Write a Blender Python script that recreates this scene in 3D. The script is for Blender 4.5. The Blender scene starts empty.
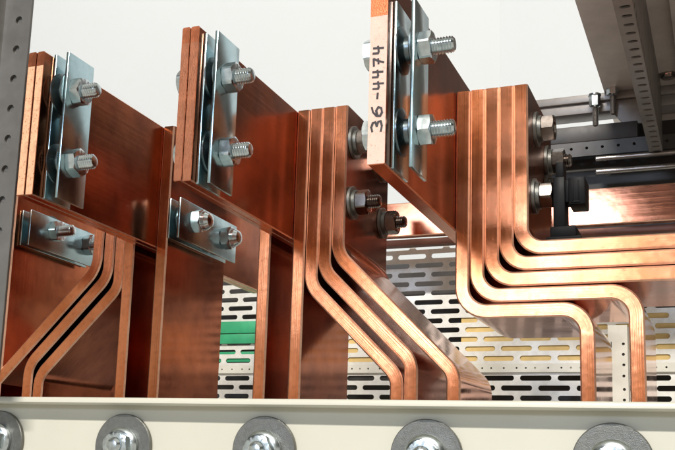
import bpy, bmesh, math, random
from mathutils import Vector, Matrix, noise

random.seed(7)
PI = math.pi
S = 0.001            # every number below is in millimetres
ZO = 1200.0          # height of the eye over the floor

def P(x, y, z):
    return Vector((x * S, y * S, (z + ZO) * S))

scene = bpy.context.scene
C = scene.collection

# ------------------------------------------------------------------ materials
def new_mat(name):
    m = bpy.data.materials.new(name)
    m.use_nodes = True
    nt = m.node_tree
    b = nt.nodes['Principled BSDF']
    return m, nt, b

def node(nt, t, **kw):
    n = nt.nodes.new(t)
    for k, v in kw.items():
        setattr(n, k, v)
    return n

def ramp(nt, src, stops):
    r = node(nt, 'ShaderNodeValToRGB')
    el = r.color_ramp.elements
    while len(el) < len(stops):
        el.new(0.5)
    for e, (p, c) in zip(el, stops):
        e.position = p
        e.color = c if len(c) == 4 else (*c, 1)
    nt.links.new(src, r.inputs[0])
    return r

def grey(v):
    return (v, v, v, 1)

def mapped(nt, coord, scale):
    tc = node(nt, 'ShaderNodeTexCoord')
    mp = node(nt, 'ShaderNodeMapping')
    mp.inputs['Scale'].default_value = scale
    nt.links.new(tc.outputs[coord], mp.inputs['Vector'])
    return mp.outputs[0]

def noise_tex(nt, vec, scale, detail=4, rough=0.55):
    n = node(nt, 'ShaderNodeTexNoise')
    n.inputs['Scale'].default_value = scale
    n.inputs['Detail'].default_value = detail
    n.inputs['Roughness'].default_value = rough
    if vec is not None:
        nt.links.new(vec, n.inputs['Vector'])
    return n

def obj_random(nt):
    return node(nt, 'ShaderNodeObjectInfo').outputs['Random']

def copper(name, c0, c1, r0, r1, aniso, brush=0.25, spots=True, wave=0.2):
    """copper: colour stains, brushed along the bar (UV u runs along it)."""
    m, nt, b = new_mat(name)
    L = nt.links
    b.inputs['Metallic'].default_value = 1.0
    vec = mapped(nt, 'Object', (1, 1, 1))
    n1 = noise_tex(nt, vec, 22, 5)
    n2 = noise_tex(nt, vec, 260, 3)
    cr = ramp(nt, n1.outputs[0], [(0.34, c0), (0.66, c1)])
    # darker handling spots
    mix = node(nt, 'ShaderNodeMixRGB', blend_type='MULTIPLY')
    sp = ramp(nt, n2.outputs[0], [(0.24, (0.62, 0.55, 0.52)), (0.50, (1, 1, 1))])
    mix.inputs[0].default_value = 0.55 if spots else 0.2
    L.new(cr.outputs[0], mix.inputs[1]); L.new(sp.outputs[0], mix.inputs[2])
    # streaks along the bar
    uv = mapped(nt, 'UV', (6, 900, 1))
    n3 = noise_tex(nt, uv, 1.0, 3, 0.6)
    st = ramp(nt, n3.outputs[0], [(0.3, grey(0.78)), (0.62, grey(1))])
    mix2 = node(nt, 'ShaderNodeMixRGB', blend_type='MULTIPLY')
    mix2.inputs[0].default_value = 0.4
    L.new(mix.outputs[0], mix2.inputs[1]); L.new(st.outputs[0], mix2.inputs[2])
    # each bar a touch different
    hs = node(nt, 'ShaderNodeHueSaturation')
    mr = node(nt, 'ShaderNodeMapRange')
    mr.inputs['To Min'].default_value = 0.88; mr.inputs['To Max'].default_value = 1.08
    L.new(obj_random(nt), mr.inputs[0]); L.new(mr.outputs[0], hs.inputs['Value'])
    L.new(mix2.outputs[0], hs.inputs['Color'])
    L.new(hs.outputs[0], b.inputs['Base Color'])
    n4 = noise_tex(nt, vec, 9, 6, 0.6)
    rr = ramp(nt, n4.outputs[0], [(0.32, grey(r0)), (0.68, grey(r1))])
    gr = node(nt, 'ShaderNodeMath', operation='MULTIPLY_ADD')
    L.new(n3.outputs[0], gr.inputs[0]); gr.inputs[1].default_value = 0.14
    sb = node(nt, 'ShaderNodeMath', operation='SUBTRACT'); L.new(rr.outputs[0], sb.inputs[0]); sb.inputs[1].default_value = 0.06
    L.new(sb.outputs[0], gr.inputs[2]); L.new(gr.outputs[0], b.inputs['Roughness'])
    b.inputs['Anisotropic'].default_value = aniso
    b.inputs['Anisotropic Rotation'].default_value = 0.25   # brushed along the bar: sharp along it, wide across
    tg = node(nt, 'ShaderNodeTangent', direction_type='UV_MAP', uv_map='UVMap')
    L.new(tg.outputs[0], b.inputs['Tangent'])
    # gentle waviness + scratches
    n5 = noise_tex(nt, mapped(nt, 'UV', (55, 70, 1)), 1.0, 2)
    add = node(nt, 'ShaderNodeMath', operation='MULTIPLY_ADD')
    L.new(n3.outputs[0], add.inputs[0]); add.inputs[1].default_value = brush; L.new(n5.outputs[0], add.inputs[2])
    bp = node(nt, 'ShaderNodeBump')
    bp.inputs['Strength'].default_value = wave
    bp.inputs['Distance'].default_value = 0.0006
    L.new(add.outputs[0], bp.inputs['Height']); L.new(bp.outputs[0], b.inputs['Normal'])
    return m

def metal(name, col, rough, metallic=1.0, var=0.2, scale=60, bump=0.0, spot=None):
    m, nt, b = new_mat(name)
    L = nt.links
    vec = mapped(nt, 'Object', (1, 1, 1))
    n1 = noise_tex(nt, vec, scale, 5, 0.6)
    d = tuple(c * (1 - var) for c in col)
    cr = ramp(nt, n1.outputs[0], [(0.33, d), (0.67, col)])
    out = cr.outputs[0]
    if spot:
        n3 = noise_tex(nt, vec, spot[0], 3, 0.7)
        sp = ramp(nt, n3.outputs[0], [(spot[1], spot[2]), (spot[1] + 0.06, (1, 1, 1))])
        mx = node(nt, 'ShaderNodeMixRGB', blend_type='MULTIPLY'); mx.inputs[0].default_value = 1
        L.new(out, mx.inputs[1]); L.new(sp.outputs[0], mx.inputs[2]); out = mx.outputs[0]
    L.new(out, b.inputs['Base Color'])
    b.inputs['Metallic'].default_value = metallic
    n2 = noise_tex(nt, vec, scale * 0.4, 5, 0.65)
    rr = ramp(nt, n2.outputs[0], [(0.3, grey(rough * 0.75)), (0.7, grey(min(1, rough * 1.25)))])
    L.new(rr.outputs[0], b.inputs['Roughness'])
    if bump:
        bp = node(nt, 'ShaderNodeBump'); bp.inputs['Strength'].default_value = bump; bp.inputs['Distance'].default_value = 0.0004
        n4 = noise_tex(nt, vec, scale * 6, 3)
        L.new(n4.outputs[0], bp.inputs['Height']); L.new(bp.outputs[0], b.inputs['Normal'])
    return m

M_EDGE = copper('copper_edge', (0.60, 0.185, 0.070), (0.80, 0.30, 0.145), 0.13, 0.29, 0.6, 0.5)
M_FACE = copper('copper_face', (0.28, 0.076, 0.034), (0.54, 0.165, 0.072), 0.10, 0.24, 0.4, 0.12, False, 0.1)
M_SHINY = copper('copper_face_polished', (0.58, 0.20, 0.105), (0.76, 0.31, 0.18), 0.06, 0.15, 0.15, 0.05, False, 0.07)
M_GLINT = copper('copper_corner_glint', (0.80, 0.44, 0.30), (0.92, 0.58, 0.43), 0.34, 0.46, 0.2, 0.2)  # corner highlight put into a paler copper
M_SAWN = metal('copper_sawn_end', (0.50, 0.155, 0.07), 0.36, 1.0, 0.3, 200, 0.4)
M_PATCH = metal('peach_end_patch', (0.88, 0.50, 0.30), 0.5, 0.25, 0.3, 220, 0.4, (640, 0.36, (0.62, 0.42, 0.34)))
M_PATCH2 = metal('brown_end_patch', (0.40, 0.145, 0.07), 0.42, 0.5, 0.3, 160, 0.4, (500, 0.33, (0.7, 0.6, 0.55)))
M_ZINC = metal('zinc_plated_steel', (0.46, 0.62, 0.67), 0.2, 1.0, 0.2, 90)
M_BOLT = metal('zinc_bolt_steel', (0.70, 0.77, 0.80), 0.22, 1.0, 0.25, 200)
M_DISC = metal('grey_spring_steel', (0.22, 0.265, 0.28), 0.3, 1.0, 0.2, 120)
M_NUT = metal('dull_nut_steel', (0.26, 0.225, 0.205), 0.25, 1.0, 0.3, 200)
M_WASH = metal('dull_zinc_washer', (0.20, 0.20, 0.185), 0.38, 0.75, 0.22, 300, 0.4)
M_CREAM = metal('cream_powder_coat', (0.565, 0.555, 0.475), 0.42, 0.0, 0.04, 25, 0.06)
M_GALV = metal('galvanised_sheet', (0.86, 0.86, 0.82), 0.42, 0.15, 0.15, 160, 0.1)
M_POST = metal('grey_steel_section', (0.185, 0.178, 0.17), 0.40, 0.55, 0.15, 70, 0.1)
M_FRAME = metal('brown_grey_coated_steel', (0.66, 0.585, 0.54), 0.45, 0.25, 0.15, 40, 0.1)
M_RAIL = metal('rail_steel', (0.29, 0.265, 0.25), 0.42, 0.3, 0.18, 60, 0.1)
M_SIDE_SHADE = metal('shaded_side_steel', (0.14, 0.12, 0.11), 0.45, 0.3, 0.2, 60)
M_DARK = metal('dark_steel', (0.060, 0.055, 0.052), 0.45, 0.3, 0.3, 40)
M_ROD = metal('rod_steel', (0.42, 0.39, 0.37), 0.3, 0.9, 0.2, 60)
M_BLACK = metal('black_plastic', (0.006, 0.006, 0.007), 0.5, 0.0, 0.2, 80)
M_BLACK.node_tree.nodes['Principled BSDF'].inputs['Specular IOR Level'].default_value = 0.1
M_YEL = metal('yellow_board', (0.80, 0.58, 0.23), 0.6, 0.0, 0.25, 45)
M_GREEN = metal('green_board', (0.04, 0.42, 0.20), 0.5, 0.0, 0.25, 60)
M_WHITE = metal('white_painted_rail', (0.72, 0.71, 0.64), 0.45, 0.0, 0.1, 90, 0.1)
M_PAPER = metal('paper_tape', (0.74, 0.53, 0.45), 0.7, 0.0, 0.10, 260, 0.3, (600, 0.33, (0.80, 0.62, 0.52)))
M_INK = metal('marker_ink', (0.030, 0.020, 0.025), 0.6, 0.0, 0.2, 100)
M_RED = metal('red_marker', (0.42, 0.05, 0.07), 0.6, 0.0, 0.3, 200)
M_WALL = metal('white_wall_paint', (0.645, 0.665, 0.68), 0.8, 0.0, 0.03, 1.2)

# ------------------------------------------------------------------ tagging
def tag(o, label=None, cat=None, group=None, kind=None):
    if label: o['label'] = label
    if cat: o['category'] = cat
    if group: o['group'] = group
    if kind: o['kind'] = kind
    return o

def finish(bm, name, mats, parent=None, sharp=24, smooth=True):
    me = bpy.data.meshes.new(name)
    bmesh.ops.recalc_face_normals(bm, faces=bm.faces)
    bm.to_mesh(me); bm.free()
    if not isinstance(mats, (list, tuple)): mats = [mats]
    for m in mats: me.materials.append(m)
    if smooth:
        me.polygons.foreach_set('use_smooth', [True] * len(me.polygons))
        me.set_sharp_from_angle(angle=math.radians(sharp))
    o = bpy.data.objects.new(name, me)
    C.objects.link(o)
    if parent: o.parent = parent
    return o

def origin_to(o, p):
    """put the object's own origin at p (a point at its base)"""
    o.data.transform(Matrix.Translation(-p)); o.location = p
    return o

def empty(name, p, label, cat, group=None):
    o = bpy.data.objects.new(name, None); C.objects.link(o); o.location = p
    o.empty_display_size = 0.01
    return tag(o, label, cat, group)

# ------------------------------------------------------------------ shapes
def fillet(pts, r, n=9):
    """round the corners of a 3D polyline"""
    out = [pts[0]]
    for i in range(1, len(pts) - 1):
        a, p, b = pts[i - 1], pts[i], pts[i + 1]
        d0 = (a - p).normalized(); d1 = (b - p).normalized()
        ang = d0.angle(d1)
        if abs(ang - PI) < 1e-3:
            out.append(p); continue
        rr = r[i - 1] if isinstance(r, (list, tuple)) else r
        t = rr / math.tan(ang / 2)
        p0 = p + d0 * t; p1 = p + d1 * t
        cen = p + (d0 + d1).normalized() * (rr / math.sin(ang / 2))
        v0 = p0 - cen; v1 = p1 - cen
        tot = v0.angle(v1); ax = v0.cross(v1).normalized()
        for k in range(n + 1):
            out.append(cen + Matrix.Rotation(tot * k / n, 3, ax) @ v0)
    out.append(pts[-1])
    return out

def bar_bm(path, B, t, w, ch=1.1, mats=(0, 1, 2), low=None):
    """flat bar swept along path: w wide along B, t thick across; chamfered corners; UV u = length.
    material slots: 0 narrow edge, 1 wide face, 2 sawn end"""
    bm = bmesh.new(); uvl = bm.loops.layers.uv.new('UVMap')
    B = B.normalized()
    h, q = t / 2, w / 2
    sec = [(-h, -q + ch), (-h + ch, -q), (h - ch, -q), (h, -q + ch), (h, q - ch), (h - ch, q), (-h + ch, q), (-h, q - ch)]
    per = [0]
    for i in range(8):
        a, b = sec[i], sec[(i + 1) % 8]
        per.append(per[-1] + math.hypot(a[0] - b[0], a[1] - b[1]))
    # extra stations on long straights, with a hair of unevenness
    pts = [path[0]]
    for a, b in zip(path, path[1:]):
        n = max(1, int((b - a).length / 40))
        for k in range(1, n + 1): pts.append(a.lerp(b, k / n))
    rings = []; s = 0; ss = []
    for i, p in enumerate(pts):
        if i: s += (p - pts[i - 1]).length
        ss.append(s)
        if i == 0: T = pts[1] - p; sc = 1
        elif i == len(pts) - 1: T = p - pts[i - 1]; sc = 1
        else:
            d0 = (p - pts[i - 1]).normalized(); d1 = (pts[i + 1] - p).normalized()
            T = d0 + d1; sc = 1 / max(0.5, math.cos(d0.angle(d1, 0) / 2))
        N = T.normalized().cross(B).normalized()
        rings.append([bm.verts.new((p + N * a * sc + B * c) * S + Vector((0, 0, ZO * S))) for a, c in sec])
    for i in range(len(rings) - 1):
        for j in range(8):
            k = (j + 1) % 8
            f = bm.faces.new((rings[i][j], rings[i][k], rings[i + 1][k], rings[i + 1][j]))
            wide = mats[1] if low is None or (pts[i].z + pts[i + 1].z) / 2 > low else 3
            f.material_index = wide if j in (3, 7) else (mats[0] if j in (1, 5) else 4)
            for lp, (u, v) in zip(f.loops, ((ss[i], per[j]), (ss[i], per[j + 1]), (ss[i + 1], per[j + 1]), (ss[i + 1], per[j]))):
                lp[uvl].uv = (u * S, v * S)
    for r, m in ((rings[0], mats[2]), (rings[-1][::-1], mats[2])):
        f = bm.faces.new(r); f.material_index = m
        for lp, (a, c) in zip(f.loops, sec): lp[uvl].uv = (c * S, a * S)
    return bm

def box_bm(x0, x1, y0, y1, z0, z1, ch=0.0, bm=None):
    own = bm is None
    if own: bm = bmesh.new()
    g = bmesh.ops.create_cube(bm, size=1)['verts']
    for v in g:
        v.co = P(x0 if v.co.x < 0 else x1, y0 if v.co.y < 0 else y1, z0 if v.co.z < 0 else z1)
    if ch:
        es = list({e for v in g for e in v.link_edges})
        bmesh.ops.bevel(bm, geom=es, offset=ch * S, segments=2, profile=0.5, affect='EDGES')
    return bm

def frame_of(axis):
    a = Vector(axis).normalized()
    u = a.orthogonal().normalized(); v = a.cross(u)
    return a, u, v

def lathe_bm(base, axis, prof, n=28, bm=None, rad=None, up=None):
    """prof: list of (distance along axis, radius). rad(theta, r, i) may change the radius"""
    if bm is None: bm = bmesh.new()
    a, u, v = frame_of(axis)
    if up is not None:
        u = Vector(up).normalized(); v = a.cross(u)
    rings = []
    for i, (h, r) in enumerate(prof):
        ring = []
        for k in range(n):
            th = 2 * PI * k / n
            hh, rr = (h, r) if rad is None else rad(th, h, r, i)
            ring.append(bm.verts.new(P(*base) + (a * hh + (u * math.cos(th) + v * math.sin(th)) * rr) * S))
        rings.append(ring)
    for i in range(len(rings) - 1):
        for k in range(n):
            j = (k + 1) % n
            bm.faces.new((rings[i][k], rings[i][j], rings[i + 1][j], rings[i + 1][k]))
    bm.faces.new(rings[0][::-1]); bm.faces.new(rings[-1])
    return bm

def hex_bm(base, axis, af, h, bm=None, turn=0.0, dome=0.0, hole=0.0):
    """hexagon nut or bolt head with chamfered corners; af = size across flats"""
    ir = af / 2
    def hexr(th):
        t = (th + turn) % (PI / 3) - PI / 6
        return ir / math.cos(t)
    def rad(th, hh, r, i):
        x = hexr(th); d = (x - ir) * 0.62
        if i == 0: return 0.0, ir * 0.98
        if i == 1: return d * 0.8, x
        if i == 2: return h - d, x
        if i == 3: return h, ir * 0.97
        return hh, r
    prof = [(0, 0), (0, 0), (h, 0), (h, 0)]
    if hole: prof += [(h, hole), (h - 1.0, hole * 0.93)]
    elif dome: prof += [(h + dome * 0.6, ir * 0.72), (h + dome, ir * 0.35)]
    return lathe_bm(base, axis, prof, 48, bm, rad)

def thread_prof(h0, h1, r=5.0, pitch=1.7):
    prof = [(h0, r)]
    h = h0 + 0.3
    while h < h1 - 1.6:
        prof += [(h, r), (h + pitch * 0.5, r * 0.83)]
        h += pitch
    prof += [(h1 - 1.2, r * 0.95), (h1 - 0.1, r * 0.72), (h1, r * 0.66)]
    return prof

# ------------------------------------------------------------------ copper bars
VY0, VY1 = 667.0, 767.0      # the bars stand on edge: 100 mm deep
VYM = (VY0 + VY1) / 2
TOP = 272.0
BOT = -60.0
YAX = Vector((0, 1, 0))
BARS = 'copper bars standing on edge behind the beam'

def vbar(path, label, t=9.8, r=13, low=None, faces=(M_EDGE, M_FACE, M_SAWN, M_SHINY, M_GLINT), y0=VY0, y1=VY1):
    pts = [Vector((x, (y0 + y1) / 2, z)) for x, z in path]
    pts = fillet(pts, r)
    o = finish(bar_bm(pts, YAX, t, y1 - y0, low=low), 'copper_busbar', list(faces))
    origin_to(o, P(path[-1][0], (y0 + y1) / 2, path[-1][1]))
    return tag(o, label, 'busbar', BARS)

# far left bar behind the perforated post
vbar([(-555.2, TOP), (-555.2, BOT)], 'upright copper bar partly behind the perforated grey post, dark clamp on its face')
# left phase, four bars left of the leftmost flat pair: three crank to the left
vbar([(-464, TOP), (-464, 157), (-566, 55), (-566, BOT)], 'cranked copper bar leaning left, nearest the post of the three', r=26)
vbar([(-453, TOP), (-453, 150), (-523.5, 79.5), (-523.5, BOT)], 'cranked copper bar leaning left, middle one of the three near the post', r=22)
vbar([(-442.5, TOP), (-442.5, 140.5), (-512.5, 70.5), (-512.5, BOT)], 'cranked copper bar leaning left, farthest from the post of the three', r=20)
vbar([(-434, TOP), (-434, BOT)], 'straight upright copper bar right beside the three bars cranked left')
vbar([(-404, TOP), (-404, BOT)], 'straight upright copper bar with a two-bolt zinc clamp on its wide face')
vbar([(-546, 150), (-546, BOT)], 'short upright copper bar in the dark behind the cranked bars at left', y0=800, y1=900)
# middle phase
vbar([(-314.3, TOP), (-314.3, BOT)], 'straight upright copper bar with the green board showing just left of it')
vbar([(-286.2, TOP), (-286.2, BOT)], 'straight upright copper bar, left layer of the four-layer middle stack')
vbar([(-275.7, TOP), (-275.7, 136), (-209, 69.5), (-209, BOT)], 'copper bar cranked right, lowest diagonal of the middle stack', r=[20, 18])
vbar([(-265.7, TOP), (-265.7, 147), (-198.8, 80), (-198.8, BOT)], 'copper bar cranked right, centre diagonal of the middle stack', r=[20, 18])
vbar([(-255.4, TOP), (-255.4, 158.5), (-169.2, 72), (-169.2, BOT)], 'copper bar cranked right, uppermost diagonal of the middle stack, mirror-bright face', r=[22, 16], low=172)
# right phase, five layers turning to the right
RB = 14.5
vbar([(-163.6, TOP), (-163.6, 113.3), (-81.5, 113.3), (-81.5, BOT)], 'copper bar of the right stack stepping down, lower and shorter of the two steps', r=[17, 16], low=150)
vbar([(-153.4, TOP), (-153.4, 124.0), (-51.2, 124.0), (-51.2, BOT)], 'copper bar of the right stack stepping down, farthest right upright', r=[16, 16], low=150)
vbar([(-143.4, TOP), (-143.4, 134.7), (190, 134.7)], 'copper bar turning right out of frame, lowest of the three running on', r=15.5)
vbar([(-133.4, TOP), (-133.4, 145.2), (190, 145.2)], 'copper bar turning right out of frame, middle of the three running on', r=RB)
vbar([(-123.4, TOP), (-123.4, 155.7), (190, 155.7)], 'copper bar turning right out of frame, top of the three under the black bracket', r=RB)

# flat bars that run back from the front
FLAT = 'flat copper bars running back into the cabinet'
def hbar(x0, x1, y0, y1, z0, z1, label):
    pts = [Vector(((x0 + x1) / 2, y0, (z0 + z1) / 2)), Vector(((x0 + x1) / 2, y1, (z0 + z1) / 2))]
    o = finish(bar_bm(pts, Vector((0, 0, 1)), x1 - x0, z1 - z0, 0.8), 'flat_busbar', [M_EDGE, M_FACE, M_SAWN, M_SHINY, M_GLINT])
    origin_to(o, P((x0 + x1) / 2, y0, z0))
    return tag(o, label, 'busbar', FLAT)
ha0 = hbar(-421.8, -415.5, 510, 872, 172, 272, 'flat copper bar, left half of the pair with the speckled end by the post')
ha1 = hbar(-415.2, -409.1, 510.6, 872, 172, 272, 'flat copper bar, right half of the pair by the post, clamp on it')
hb0 = hbar(-303.4, -297.8, 510, 872, 172, 272, 'flat copper bar, left half of the middle pair with plain dull ends')
hb1 = hbar(-297.5, -291.4, 510.4, 872, 171.7, 272, 'flat copper bar, right half of the middle pair, clamp on it')
def patch(o, x0, x1, z0, z1, y, m):  # thin patch of another colour over the end, stopping short of its top
    f = finish(box_bm(x0, x1, y - 0.2, y - 0.02, z0, z1), 'end_patch', m, smooth=False)
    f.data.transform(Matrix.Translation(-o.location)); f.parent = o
patch(ha0, -421.4, -415.9, 172.6, 261.7, 510, M_PATCH); patch(ha1, -414.8, -409.5, 172.6, 261.9, 510.6, M_PATCH)
patch(hb0, -303.0, -298.2, 172.4, 261.3, 510, M_PATCH2); patch(hb1, -297.1, -291.8, 172.2, 261.6, 510.4, M_PATCH2)
hbar(-572, -560.4, 512, 872, 172, 272, 'flat copper bar mostly hidden behind the perforated post')
hc = hbar(-179.2, -168.8, 510, 872, 171, 290, 'flat copper bar with the handwritten paper strip on its end')

# ------------------------------------------------------------------ tape with handwriting on the right-hand flat bar
tape = finish(box_bm(-179.1, -168.9, 509.75, 510, 171.4, 259.5), 'paper_label', M_PAPER, smooth=False)
def stroke_bm(strokes, z0, hgt, x_mid, wid, y, pen, bm=None):
    """handwriting that reads upwards: glyph space g = (along the line 0..1, across -0.5..0.5)"""
    if bm is None: bm = bmesh.new()
    for st in strokes:
        pts = [Vector((x_mid - c * wid, y, z0 + a * hgt)) for a, c in st]
        for i, (a, b) in enumerate(zip(pts, pts[1:])):
            d = (b - a).normalized(); n = Vector((-d.z, 0, d.x)) * pen * random.uniform(0.42, 0.55)
            e = d * pen * 0.25
            vs = [bm.verts.new(P(*q)) for q in (a - e + n, b + e + n, b + e - n, a - e - n)]
            for v in vs: v.co.y -= 0.00002 * (i % 3)
            bm.faces.new(vs)
    return bm
G = {
 '3': [[(0.05, 0.40), (0.45, 0.5), (0.85, 0.36), (0.9, 0.12), (0.5, -0.02), (0.9, -0.15), (0.95, -0.38), (0.5, -0.5), (0.02, -0.42)]],
 '6': [[(0.95, 0.5), (0.5, 0.38), (0.12, 0.05), (0.08, -0.3), (0.4, -0.48), (0.8, -0.4), (0.92, -0.12), (0.6, 0.08), (0.15, -0.05)]],
 '-': [[(0.1, 0.02), (0.95, -0.02)]],
 '4': [[(0.12, 0.48), (0.08, 0.0), (0.3, -0.06), (0.92, 0.02)], [(0.74, 0.45), (0.66, -0.5)]],
 '7': [[(0.02, 0.42), (0.9, 0.46), (0.62, 0.05), (0.34, -0.5)], [(0.25, -0.02), (0.85, 0.02)]],
}
ink = bmesh.new()
zc = 190.0
for ch, adv in (('3', 8.6), ('6', 9.4), ('-', 7.0), ('4', 7.0), ('4', 7.2), ('7', 7.2), ('4', 7.2)):
    hg = {'3': 6.4, '6': 6.4, '-': 3.8}.get(ch, 5.0)
    wd = {'-': 5.6}.get(ch, 6.2)
    stroke_bm(G[ch], zc - (0 if ch not in '-' else -1.2), hg, -173.9 + random.uniform(-0.3, 0.3), wd, 509.62, 1.35, ink)
    zc += adv
tape.parent = hc
tape.matrix_parent_inverse = Matrix.Translation(-hc.location)
wr = finish(ink, 'handwriting', M_INK, smooth=False)
wr.parent = tape
wr.matrix_parent_inverse = Matrix.Translation(-hc.location)
tape.matrix_parent_inverse = hc.matrix_basis.inverted()
wr.matrix_parent_inverse = Matrix.Identity(4)

# ------------------------------------------------------------------ two-bolt clamps
def child(o, root):
    """keep the world place under a root that only moved"""
    o.parent = root
    m = root.matrix_basis.copy(); p = root.parent
    while p: m = p.matrix_basis @ p.matrix_parent_inverse @ m if False else m; p = p.parent
    return o

CLAMPS = 'two-bolt zinc clamps on the copper bars'
def plate_bm(x0, x1, y0, y1, z0, z1):
    return box_bm(x0, x1, y0, y1, z0, z1, 0.45)

def shift(o, root):
    o.data.transform(Matrix.Translation(-root.location)); o.parent = root
    return o

def sub(o, part, root):
    o.data.transform(Matrix.Translation(-root.location)); o.parent = part
    return o

def clamp(xf, y0, y1, z0, z1, bolts, label, head_x=None, gap=9.0, tip=13.5, capped=False, turns=(0.2, 0.75)):
    """xf: copper face; plate, spring discs, plate, nut and bolt end stand off it towards +X"""
    root = empty('busbar_clamp', P(xf, (y0 + y1) / 2, z0), label, 'clamp', CLAMPS)
    t = 2.2
    shift(finish(plate_bm(xf + 0.05, xf + t, y0 + 1.0, y1, z0, z1), 'clamp_plate', M_ZINC), root)
    x2 = xf + t + gap
    shift(finish(plate_bm(x2, x2 + t, y0 - 0.6, y1 - 0.4, z0 - 0.5, z1 - 0.3), 'clamp_plate', M_ZINC), root)
    xo = x2 + t
    for (by, bz), tn in zip(bolts, turns):
        hx = head_x if head_x is not None else xf
        bm = lathe_bm((hx, by, bz), (1, 0, 0), [(0, 4.9), (xo - hx + 7.5, 4.9)], 24)
        lathe_bm((xo, by, bz), (1, 0, 0), thread_prof(7.0, 7.6 + tip), 28, bm)
        if head_x is not None:
            hex_bm((hx, by, bz), (-1, 0, 0), 17, 6.5, bm, tn, 0.5)
        b = shift(finish(bm, 'bolt', M_BOLT), root)
        # spring discs between the plates
        d = bmesh.new()
        lathe_bm((xf + t + 0.1, by, bz), (1, 0, 0), [(0, 14.2), (0.9, 14.2), (2.9, 9.0), (3.0, 8.0)], 40, d)
        lathe_bm((x2 - 0.1, by, bz), (-1, 0, 0), [(0, 14.2), (0.9, 14.2), (2.9, 9.0), (3.0, 8.0)], 40, d)
        lathe_bm((xf + t + 3.0, by, bz), (1, 0, 0), [(0, 7.8), (max(0.3, gap - 6.0), 7.8)], 24, d)
        sub(finish(d, 'spring_washer', M_DISC), b, root)
        if head_x is not None:
            w = lathe_bm((hx + 2.4, by, bz), (-1, 0, 0), [(0, 11.5), (2.1, 11.5), (2.3, 11.0)], 36)
            sub(finish(w, 'washer', M_WASH), b, root)
        nb = hex_bm((xo + 0.05, by, bz), (1, 0, 0), 17, 7.6, None, tn, hole=5.2)
        if capped:
            lathe_bm((xo + 7.4, by, bz), (1, 0, 0), [(0, 7.6), (3.5, 7.4), (6.6, 5.6), (7.8, 2.5)], 30, nb)
        sub(finish(nb, 'hex_nut', M_BOLT), b, root)
    return root

clamp(-409.0, 519.5, 549, 172, 273.5, [(532, 198.5), (530, 248)], 'upright zinc clamp on the flat bar nearest the perforated post', head_x=-424.3, tip=10.5, turns=(0.12, 0.6))
clamp(-291.3, 515.0, 545, 171, 269.5, [(531, 195), (529, 243)], 'upright zinc clamp on the middle flat bar with plain ends', head_x=-305.9, gap=6.6, tip=10.5, turns=(0.3, 0.05))
clamp(-168.7, 518.5, 548, 171, 272.5, [(533, 196.5), (531, 246)], 'upright zinc clamp beside the handwritten paper strip', head_x=-181.7, tip=12.5, turns=(0.5, 0.85))
clamp(-398.9, 664.5, 764, 178.5, 211, [(689, 197), (741, 195)], 'level zinc clamp low on the upright bar under the middle flat bar', gap=7.5, tip=4, capped=True, turns=(0.4, 0.1))
clamp(-550.1, 673, 771, 183, 214, [(706, 202), (757, 201)], 'level zinc clamp low beside the perforated post, thin bolt ends', gap=7.5, tip=13, turns=(0.7, 0.2))

# bolts that hold the stacks together
def stack_bolt(x, y, z, label, group, shank=9, turn=0.3, disc=True, end=True):
    root = empty('stack_bolt', P(x, y, z), label, 'bolt', group)
    w = lathe_bm((x + 0.05, y, z), (1, 0, 0), [(0, 12.5), (2.0, 12.5), (2.2, 12.1)], 36)
    lathe_bm((x + 2.3, y, z), (1, 0, 0), [(0, 9.5), (2.4, 9.5), (2.6, 9.2)], 30, w)
    shift(finish(w, 'washer', M_WASH), root)
    n = hex_bm((x + 5.0, y, z), (1, 0, 0), 17, 8.4, None, turn, hole=5.2)
    shift(finish(n, 'hex_nut', M_NUT), root)
    if end:
        b = lathe_bm((x + 4, y, z), (1, 0, 0), thread_prof(8.8, 9.4 + shank), 26)
        shift(finish(b, 'bolt_end', M_NUT), root)
    return root
GC = 'bolts through the middle copper stack'
stack_bolt(-250.3, 681, 247, 'hex bolt high on the middle stack, seen left of the paper strip', GC, 3, 0.5)
stack_bolt(-250.3, 681, 200, 'hex bolt with a round end, low on the middle stack nearest its front edges', GC, 9, 0.2)
stack_bolt(-250.3, 752, 202, 'hex bolt low on the middle stack at its rear edge', GC, 7, 0.9)
stack_bolt(-250.3, 752, 249, 'hex bolt high on the middle stack at its rear edge behind the strip', GC, 5, 0.4)
GD = 'bolts through the right copper stack'
stack_bolt(-118.4, 697, 249, 'hex bolt topmost on the right copper stack, bright nut', GD, 0, 0.52, end=False)
stack_bolt(-118.4, 688, 197, 'hex bolt low on the right stack, left of the black bracket', GD, 0, 0.5, end=False)
stack_bolt(-118.4, 744, 239, 'hex bolt above the black bracket on the right copper stack', GD, 5, 0.2)
stack_bolt(-118.4, 742, 216, 'hex bolt at the right stack with its end touching the black bracket', GD, 6, 0.5)

# ------------------------------------------------------------------ front beam with its bolts
prof = [(560, -90), (560, 39.3), (548, 39.3), (546.8, 40.2), (546.8, 42.6), (547.8, 43.6), (566, 43.6), (568, 42), (568, -90)]
bm = bmesh.new()
ra = [bm.verts.new(P(-900, y, z)) for y, z in prof]; rb = [bm.verts.new(P(420, y, z)) for y, z in prof]
for i in range(len(prof)):
    j = (i + 1) % len(prof); bm.faces.new((ra[i], ra[j], rb[j], rb[i]))
bm.faces.new(ra[::-1]); bm.faces.new(rb)
tag(origin_to(finish(bm, 'support_beam', M_CREAM, sharp=50), P(-240, 560, -90)),
    'cream painted steel beam across the bottom with a thin top lip', 'beam')

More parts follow.
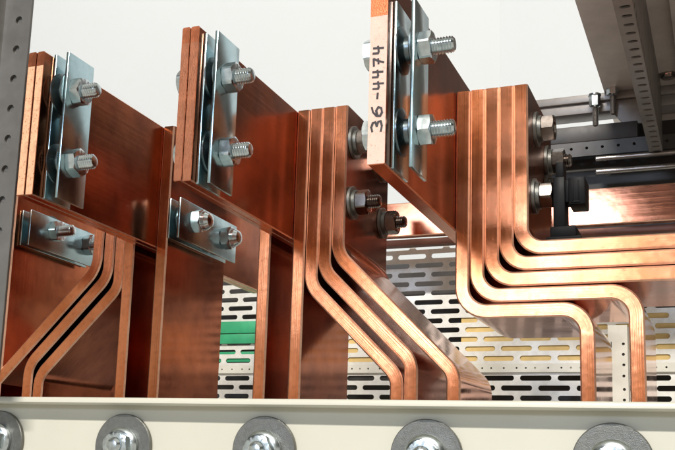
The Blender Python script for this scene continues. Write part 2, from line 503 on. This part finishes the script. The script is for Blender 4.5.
def beam_bolt(x, z, label, turn, red):
    y = 559.9
    root = empty('beam_bolt', P(x, y, z), label, 'bolt', 'bolts with big washers along the cream beam')
    w = lathe_bm((x, y, z), (0, -1, 0), [(0, 20.2), (0.3, 20.8), (2.6, 20.8), (3.0, 20.3), (3.0, 12.5)], 64)
    shift(finish(w, 'flat_washer', M_WASH), root)
    s = lathe_bm((x, y - 3.05, z), (0, -1, 0), [(0, 11.9), (0.6, 12.1), (2.2, 12.0), (3.6, 10.6), (4.2, 8.8)], 48)
    shift(finish(s, 'collar_washer', M_BOLT, sharp=40), root)
    n = shift(finish(hex_bm((x, y - 6.9, z), (0, -1, 0), 17, 5.6, None, turn, hole=5.3), 'hex_nut', M_BOLT), root)
    b = lathe_bm((x, y - 6, z), (0, -1, 0), thread_prof(5.2, 9.4), 26)
    shift(finish(b, 'bolt_end', M_BOLT), root)
    if red:
        # witness mark drawn across nut and washer
        mk = bmesh.new()
        a = red
        for r0, r1, d in ((8.9, 11.4, 6.4),):
            vs = []
            for r, o in ((r0, -0.7), (r1, -0.6), (r1, 0.7), (r0, 0.6)):
                vs.append(mk.verts.new(P(x + r * math.cos(a) - o * math.sin(a), y - d - (0 if r0 < 8 else (0.9 if r == r0 else -1.4)), z + r * math.sin(a) + o * math.cos(a))))
            mk.faces.new(vs)
        bmesh.ops.solidify(mk, geom=mk.faces[:], thickness=0.0002)
        shift(finish(mk, 'red_mark', M_RED, smooth=False), root)
    return root
beam_bolt(-458.0, 14.0, 'big washer and bolt on the cream beam cut by the left picture edge', 0.3, 0)
beam_bolt(-357.2, 13.2, 'big washer and bolt on the cream beam below the straight upright at left', 0.1, 0)
beam_bolt(-257.3, 13.2, 'big washer and bolt on the cream beam below the middle copper stack', 0.8, 2.9)
beam_bolt(-156.6, 13.0, 'big washer and bolt on the cream beam right of the diagonal copper bars', 0.45, 0.75)
beam_bolt(-56.4, 12.6, 'big washer and bolt on the cream beam below the two stepping bars', 0.6, 0)

# ------------------------------------------------------------------ sheets with real holes
def holed_bm(org, ux, uz, cells, thick, nrm):
    """cells: (x0,x1,z0,z1, hx,hz,a,b) rectangle with a stadium hole of half sizes a>=b (or a=None: no hole)"""
    bm = bmesh.new()
    O = P(*org); ux = Vector(ux); uz = Vector(uz); nv = Vector(nrm)
    def V(x, z, d=0): return bm.verts.new(O + (ux * x + uz * z + nv * d) * S)
    def ring(hx, hz, a, b):
        pts = []
        lx, lz = max(0, a - b), max(0, b - a); r = min(a, b)
        n = 7
        for k in range(4 * n):
            th = 2 * PI * k / (4 * n)
            c, s = math.cos(th), math.sin(th)
            pts.append((hx + r * c + (lx if c > 0 else -lx), hz + r * s + (lz if s > 0 else -lz)))
        return pts
    for (x0, x1, z0, z1, hx, hz, a, b) in cells:
        if a is None:
            bm.faces.new([V(x0, z0), V(x1, z0), V(x1, z1), V(x0, z1)]); continue
        pts = ring(hx, hz, a, b); h = len(pts) // 2
        fr = [V(*p) for p in pts]; bk = [V(p[0], p[1], -thick) for p in pts]
        L = V(x0, hz); R = V(x1, hz); c = [V(x0, z0), V(x1, z0), V(x1, z1), V(x0, z1)]
        bm.faces.new([R, c[2], c[3], L] + fr[:h + 1][::-1])
        bm.faces.new([L, c[0], c[1], R, fr[0]] + fr[h:][::-1])
        n = len(pts)
        for i in range(n):
            j = (i + 1) % n
            bm.faces.new((fr[i], fr[j], bk[j], bk[i]))
    bmesh.ops.remove_doubles(bm, verts=bm.verts, dist=1e-7)
    return bm

# slotted mounting plate at the back
cells = []
PX, PZ = 36.2, 9.85
for k in range(-9, 17):
    z = 82.3 + PZ * k
    off = -207.8 if k % 2 == 0 else -190.2
    for n in range(-12, 12):
        xc = off + PX * n
        cells.append((xc - PX / 2, xc + PX / 2, z - PZ / 2, z + PZ / 2, xc, z, 15.2, 2.65))
bm = holed_bm((0, 1000, 0), (1, 0, 0), (0, 0, 1), cells, 1.2, (0, -1, 0))
tag(origin_to(finish(bm, 'slotted_mounting_plate', M_GALV, smooth=False), P(-200, 1000, -12)),
    'galvanised plate with rows of long slots behind the copper bars', 'mounting plate')
# dark sheet added as the unlit interior, lower than the top slot rows
tag(origin_to(finish(box_bm(-760, 260, 1062, 1066, -120, 241), 'interior_shade', M_DARK), P(-250, 1062, -120)),
    'dark sheet standing in for the unlit interior behind the slots of the galvanised plate', 'backing sheet')
# yellow boards and green boards right behind / on the plate
for x0, x1, z0, z1, lb in ((-380, -306, 117.5, 148, 'yellow board behind the slots left of the diagonal copper bars'),
                           (-246, 40, 113.5, 168, 'wide yellow board behind the slots below the stepping bars')):
    tag(origin_to(finish(box_bm(x0, x1, 1001.6, 1004, z0, z1), 'yellow_board', M_YEL), P((x0 + x1) / 2, 1003, z0)), lb, 'board', 'yellow boards behind the slotted plate')
g = empty('green_board', P(-500, 998, 118), 'bright green board on the slotted plate between two upright bars', 'board')
shift(finish(box_bm(-540, -470, 996.5, 999.4, 152.2, 165.5, 0.3), 'upper_strip', M_GREEN), g)
shift(finish(box_bm(-540, -470, 996.5, 999.4, 140.6, 151.2, 0.3), 'lower_strip', M_GREEN), g)
shift(finish(box_bm(-540, -470, 1001.6, 1004, 120.5, 132, 0.3), 'rear_strip', M_GREEN), g)
# pale strip with pin holes across the plate
cells = []
x = -640.0; i = 0
while x < 240:
    w = 9.0 if i % 4 else 16.0
    cells.append((x, x + w, 0, 8.6, x + w / 2, 4.3, 0.95, 0.95)); x += w; i += 1
bm = holed_bm((0, 997, 107.4), (1, 0, 0), (0, 0, 1), cells, 2.0, (0, -1, 0))
tag(origin_to(finish(bm, 'pin_hole_strip', M_WHITE, smooth=False), P(-200, 997, 107.4)), 'thin pale strip with a row of pin holes across the slotted plate', 'strip')
# pale upright with a column of holes
cells = []
zs = [-60, -38, -24, -10, 4, 18, 32, 46, 60, 73, 82, 93.5, 103, 112, 121]
for i, z in enumerate(zs):
    z0 = -70 if i == 0 else (zs[i - 1] + z) / 2
    z1 = 137.5 if i == len(zs) - 1 else (z + zs[i + 1]) / 2
    cells.append((-93, -77, z0, z1, -80.6 if i % 2 else -80.4, z, 1.25, 1.25))
bm = holed_bm((0, 900, 0), (1, 0, 0), (0, 0, 1), cells, 2.0, (0, -1, 0))
box_bm(-93, -91, 900.1, 915, -70, 137.5, 0, bm); box_bm(-79, -77, 900.1, 915, -70, 137.5, 0, bm)
up = tag(origin_to(finish(bm, 'pale_upright', M_WHITE, smooth=False), P(-85, 900, -70)), 'pale upright strip with a column of small holes between the stepping bars', 'upright')
sl = bmesh.new()
box_bm(-90.6, -89.9, 899.7, 900.0, 118, 123, 0, sl); box_bm(-90.6, -89.9, 899.7, 900.0, 98, 104, 0, sl)
box_bm(-91, -79, 901.6, 902.2, -70, 137, 0, sl)  # dark strip added so the holes read as unlit
s = finish(sl, 'dark_fill', M_DARK, smooth=False); s.data.transform(Matrix.Translation(-up.location)); s.parent = up

# rear copper bar lying across
pts = [Vector((-335, 948, 255.9)), Vector((200, 948, 255.9))]
o = finish(bar_bm(pts, Vector((0, 0, 1)), 10, 34.8, 0.9), 'rear_busbar', [M_EDGE, M_SHINY, M_SAWN, M_SHINY, M_GLINT])
tag(origin_to(o, P(0, 948, 238)), 'level copper bar running across behind the right copper stack', 'busbar')
# dark rail just under it
tag(origin_to(finish(box_bm(-345, 200, 945, 957, 229.4, 235.7, 0.6), 'lower_rail', metal('reddish_dark_rail', (0.16, 0.07, 0.05), 0.4, 0.6)), P(-70, 945, 229)),
    'thin dark reddish rail just under the level rear copper bar', 'rail')

# ------------------------------------------------------------------ perforated post at the left
cells = []
pitch = 21.67
for k in range(-16, 12):
    z = 303.3 - pitch * k
    cells.append((-454.4, -434.4, z - pitch / 2, z + pitch / 2, -441.8, z, 2.8, 3.0))
z_hi = max(c[3] for c in cells); z_lo = min(c[2] for c in cells)
bm = holed_bm((0, 520, 0), (1, 0, 0), (0, 0, 1), cells, 2.0, (0, -1, 0))
outer = [(-434.4, 520), (-432.1, 520), (-431.8, 520.3), (-431.8, 522.2), (-460, 522.2), (-460, 550), (-462.5, 550), (-462.5, 514.4), (-459.5, 514.4), (-457.2, 515), (-455.3, 519), (-454.4, 520)]
lo = [bm.verts.new(P(x, y, z_lo)) for x, y in outer]; hi = [bm.verts.new(P(x, y, z_hi)) for x, y in outer]
for i in range(len(outer) - 1):
    bm.faces.new((lo[i], lo[i + 1], hi[i + 1], hi[i]))
po = tag(origin_to(finish(bm, 'perforated_post', M_POST, sharp=35), P(-448, 530, z_lo)), 'grey steel post with a column of round holes at the left edge', 'post')

shift(finish(box_bm(-462.3, -457, 537, 552, 43.8, 62, 0.6), 'foot_tab', M_POST), po)

# ------------------------------------------------------------------ cabinet roof at the upper right
roof = empty('cabinet_roof', P(-60, 950, 450), 'brown-grey steel roof sheet at the upper right, seen from below', 'roof')
bm = box_bm(-118, 420, 560, 1400, 450, 453, 0.8)
box_bm(-118, -115.5, 560, 1400, 453.1, 480, 0, bm)
shift(finish(bm, 'roof_sheet', M_FRAME), roof)
bm = box_bm(-36, 60, 600, 1150, 441, 449.7, 1.0)
shift(finish(bm, 'stiffener', M_FRAME), roof)
sc_ = hex_bm((-47, 1150 * 440 / 450, 449.9), (0, 0, -1), 13, 4.5, None, 0.3, 0.4)
lathe_bm((-47, 1150 * 440 / 450, 449.95), (0, 0, -1), [(0, 10), (1.2, 10)], 30, sc_)
shift(finish(sc_, 'roof_screw', M_ROD), roof)
# slotted rail hung below the roof
cells = []
for k in range(-12, 24):
    y = 774.4 + 16.9 * k
    if y > 1150: break
    cells.append((-70.3, -56.2, y - 8.45, y + 8.45, -62.2, y, 4.2, 2.5))
bm = holed_bm((0, 0, 370), (1, 0, 0), (0, 1, 0), cells, 1.6, (0, 0, -1))
y0 = min(c[2] for c in cells); y1 = max(c[3] for c in cells)
side = []
for k in range(-12, 24):
    y = 774.4 + 16.9 * k
    if y > 1150: break
    side.append((y - 8.45, y + 8.45, 0, 24, y, 8, 2.6, 3.2))
b2 = holed_bm((-56.2, 0, 370), (0, 1, 0), (0, 0, 1), side, 1.6, (1, 0, 0))
box_bm(-70.3, -68.8, y0, y1, 370.1, 450, 0, bm)
box_bm(-57.9, -56.3, y0, y1, 394.2, 450, 0, b2)
rl = tag(origin_to(finish(bm, 'slotted_rail', M_RAIL, smooth=False), P(-63, 900, 370)), 'hanging rail with a row of short slots under the brown-grey roof sheet', 'rail')
sw = finish(b2, 'side_wall', M_SIDE_SHADE, smooth=False); sw.data.transform(Matrix.Translation(-rl.location)); sw.parent = rl  # the side's shade is put into a darker steel colour
box_of = lambda x0, x1, y0, y1, z0, z1, name, m, lb, cat, ch=0.8: tag(origin_to(finish(box_bm(x0, x1, y0, y1, z0, z1, ch), name, m), P((x0 + x1) / 2, (y0 + y1) / 2, z0)), lb, cat)
# cross members behind
xb = empty('cross_beam', P(-120, 1160, 428), 'grey folded cross beam under the roof sheet at the upper right', 'beam')
shift(finish(box_bm(-215, 90, 1156, 1186, 440.4, 449.6, 0.8), 'upper_flange', M_RAIL), xb)
shift(finish(box_bm(-215, 90, 1160, 1190, 428, 440.2, 0.8), 'lower_web', M_RAIL), xb)
bm = bmesh.new()
f = [bm.verts.new(P(x, 1158, z)) for x, z in ((-112, 427.8), (-60, 427.8), (-60, 409), (-97, 409))]
bm.faces.new(f); r = bmesh.ops.extrude_face_region(bm, geom=bm.faces[:])
for v in [e for e in r['geom'] if isinstance(e, bmesh.types.BMVert)]: v.co.y += 0.003
shift(finish(bm, 'gusset', M_RAIL, smooth=False), xb)
for x, z0, lb in ((-127.5, 441, 'hanging bolt on the cross beam, left of the two under the roof'), (-108, 453, 'hanging bolt by the roof sheet edge, right of the two')):
    y = 1146.5
    rt = empty('hanging_bolt', P(x, y, z0 - 30), lb, 'bolt', 'bolts hanging from the cross beam')
    h = hex_bm((x, y, z0 + 2), (0, 0, -1), 11, 13, None, 0.4, 0.8)
    lathe_bm((x, y, z0 + 3.6), (0, 0, -1), [(0, 7.2), (1.8, 7.2)], 24, h)
    shift(finish(h, 'bolt_head', M_BOLT), rt)
    shift(finish(lathe_bm((x, y + 4.2, z0 - 11), (0, 0, -1), thread_prof(0, 22, 3.4, 1.6), 20), 'bolt_shank', M_ROD), rt)
box_of(-215, -82, 1150, 1175, 390.3, 409.6, 'dark_beam', M_DARK, 'plain dark beam under the bright gap at the upper right', 'beam')
cells = []
for k in range(14):
    xk = -215 + 17.2 * k
    cells.append((xk, xk + 17.2, 0, 17, xk + 8.6, 9.5, 1.7, 1.7))
bm = holed_bm((0, 1149, 372.5), (1, 0, 0), (0, 0, 1), cells, 2.0, (0, -1, 0))
tag(origin_to(finish(bm, 'drilled_bar', M_DARK, smooth=False), P(-100, 1149, 372.5)), 'dark bar with a row of small holes below the plain dark beam', 'bar')
for z, r, lb in ((368, 3.1, 'round steel rod across the cabinet, upper of the two at right'), (352.5, 3.4, 'round steel rod across the cabinet, lower of the two at right')):
    o = finish(lathe_bm((-128, 1150, z), (1, 0, 0), [(0, r * 0.8), (0.6, r), (318, r)], 24), 'steel_rod', M_ROD)
    tag(origin_to(o, P(30, 1150, z)), lb, 'rod', 'round rods across the cabinet')
box_of(-215, 420, 1185, 1188, 235, 419, 'closing_sheet', M_DARK, 'dark closing sheet behind the two round rods', 'panel')
box_of(-84, 420, 1192, 1196, 391, 449, 'roof_apron', M_FRAME, 'brown-grey apron sheet right of the slotted hanging rail', 'panel')

# ------------------------------------------------------------------ black plastic bracket on the right stack
br = empty('black_bracket', P(-98, 690, 160.6), 'black plastic bracket standing on the bars by the right stack', 'bracket')
bm = box_bm(-108.5, -85.5, 676, 706, 160.9, 164.5, 0.6)
box_bm(-106, -89, 678, 704, 164.4, 172, 0.8, bm)
shift(finish(bm, 'foot', M_BLACK), br)
bm = box_bm(-104.5, -96.5, 682, 700, 171.8, 208, 0.8)
box_bm(-103, -97.5, 684, 698, 207.5, 219, 0.6, bm)
box_bm(-97, -92, 684, 698, 190, 206, 0.6, bm)
shift(finish(bm, 'column', M_BLACK), br)
bm = box_bm(-94, -83, 680, 702, 187, 206.5, 0.9)
box_bm(-91.8, -90.9, 679.2, 680.2, 189.5, 204, 0.2, bm); box_bm(-87.6, -86.9, 679.2, 680.2, 189.5, 204, 0.2, bm)
box_bm(-92, -86.5, 679.2, 680.2, 188.4, 189.3, 0.2, bm)
shift(finish(bm, 'holder', M_BLACK), br)
for i, x in enumerate((-78.3, -50.4)):
    o = finish(box_bm(x - 2.2, x + 2.4, 754, 764, 160.8, 166.4, 0.6), 'spacer_clip', M_BLACK)
    tag(origin_to(o, P(x, 759, 160.8)), ('small black clip on the top running bar, nearer the black bracket', 'small black clip on the top running bar, nearer the right picture edge')[i], 'clip', 'black clips on the top bar')

# ------------------------------------------------------------------ wall far behind
wl = empty('wall', P(-900, 2500, -1200), 'bright white wall far behind the copper bars', 'wall')
bm = bmesh.new()
for x0, x1 in ((-4200, -515.6), (-514.4, 2600)):
    box_bm(x0, x1, 2500, 2540, -1200, 3200, 1.0, bm)
shift(finish(bm, 'wall_boards', M_WALL), wl)
shift(finish(box_bm(-4200, 2600, 2500.6, 2538, -1200, 3200), 'joint_filler', M_WALL), wl)

# ------------------------------------------------------------------ light
def area(name, loc, target, sx, sy, power, col):
    l = bpy.data.lights.new(name, 'AREA'); l.shape = 'RECTANGLE'; l.size = sx; l.size_y = sy; l.energy = power; l.color = col
    o = bpy.data.objects.new(name, l); C.objects.link(o)
    o.location = loc
    d = (target - loc).normalized()
    z = -d; x = Vector((1, 0, 0)); y = z.cross(x).normalized(); x = y.cross(z)
    o.matrix_world = Matrix.Translation(loc) @ Matrix((x, y, z)).transposed().to_4x4()
    return o
area('work_lamp', P(220, -3900, 3700), P(-100, 600, 180), 2.1, 0.2, 440, (1.0, 0.95, 0.87))
area('wall_fill_light', P(-900, 900, 2900), P(-900, 2500, 900), 3.0, 1.0, 6, (1.0, 0.97, 0.93))  # added fill with no visible source, brightens the far wall

w = bpy.data.worlds.new('World'); scene.world = w; w.use_nodes = True
nt = w.node_tree; bg = nt.nodes['Background']
L = nt.links
tc = node(nt, 'ShaderNodeTexCoord')
sx = node(nt, 'ShaderNodeSeparateXYZ'); L.new(tc.outputs['Generated'], sx.inputs[0])
def step(src, a, b, lo=0.0, hi=1.0):
    r = node(nt, 'ShaderNodeMapRange', interpolation_type='SMOOTHSTEP')
    L.new(src, r.inputs[0])
    for i, v in ((1, a), (2, b), (3, lo), (4, hi)): r.inputs[i].default_value = v
    return r.outputs[0]
def mul(*xs):
    o = xs[0]
    for x in xs[1:]:
        q = node(nt, 'ShaderNodeMath', operation='MULTIPLY'); L.new(o, q.inputs[0])
        if isinstance(x, float): q.inputs[1].default_value = x
        else: L.new(x, q.inputs[1])
        o = q.outputs[0]
    return o
def add(a, b):
    q = node(nt, 'ShaderNodeMath', operation='ADD'); L.new(a, q.inputs[0]); L.new(b, q.inputs[1]); return q.outputs[0]
X, Y, Z = sx.outputs
zz = step(Z, -1, 1); zz.node.interpolation_type = 'LINEAR'
# unseen hall as bands shaped for the reflections: floor, bright walls, dim walls, ceiling
def zp(z): return (z + 1) / 2
hall = ramp(nt, zz, [(zp(-1), grey(0.72)), (zp(-0.05), grey(0.50)), (zp(0.03), grey(0.62)), (zp(0.19), grey(0.60)),
                     (zp(0.26), grey(0.04)), (zp(0.5), grey(0.06)), (zp(0.72), grey(0.5)), (zp(1), grey(0.5))])
front = step(Y, 0.55, 0.05, 0.15, 1.0)
# unseen bright patch added behind the viewer to blow out the copper edges
glare = mul(step(X, -0.36, -0.2), step(X, -0.088, -0.096), step(Y, 0.0, -0.2), step(Z, 0.13, 0.19), step(Z, 0.275, 0.245), 22.0)
n1 = noise_tex(nt, tc.outputs['Generated'], 4.5, 3)
nz = ramp(nt, n1.outputs[0], [(0.36, grey(0.68)), (0.64, grey(1.0))])
val = mul(hall.outputs[0], front, nz.outputs[0], 1.18)
col = node(nt, 'ShaderNodeMixRGB', blend_type='MULTIPLY'); col.inputs[0].default_value = 1
col.inputs[1].default_value = (1.0, 0.955, 0.82, 1); L.new(val, col.inputs[2])
glare_col = node(nt, 'ShaderNodeMixRGB', blend_type='MULTIPLY'); glare_col.inputs[0].default_value = 1
glare_col.inputs[1].default_value = (0.80, 0.98, 1.28, 1); L.new(glare, glare_col.inputs[2])      # cool tint that pales the copper highlights
both = node(nt, 'ShaderNodeMixRGB', blend_type='ADD'); both.inputs[0].default_value = 1
L.new(col.outputs[0], both.inputs[1]); L.new(glare_col.outputs[0], both.inputs[2])
L.new(both.outputs[0], bg.inputs[0]); bg.inputs[1].default_value = 1.0

# ------------------------------------------------------------------ camera
cam = bpy.data.cameras.new('camera'); co = bpy.data.objects.new('camera', cam); C.objects.link(co)
R = ((0.9128272096791367, -0.03859647177770805, -0.4064491329006791),
     (0.40629378955003004, 0.1846904981555444, 0.8949220337348571),
     (0.04058545984309002, -0.9820524971911904, 0.1842610735067824))
m = Matrix([[r[0], -r[1], -r[2]] for r in R])
co.matrix_world = Matrix.Translation(P(0, 0, 0)) @ m.to_4x4()
cam.sensor_fit = 'HORIZONTAL'; cam.sensor_width = 36
cam.lens = 1004.379 / 675 * 36
cam.shift_x = (337.5 - 276.396) / 675
cam.shift_y = (285.036 - 225) / 675
cam.clip_start = 0.01; cam.clip_end = 60
scene.camera = co

scene.view_settings.view_transform = 'Standard'; scene.view_settings.look = 'None'
scene.view_settings.exposure = 0; scene.view_settings.gamma = 1
scene.cycles.max_bounces = 10; scene.cycles.glossy_bounces = 8; scene.cycles.diffuse_bounces = 4
scene.cycles.sample_clamp_indirect = 6
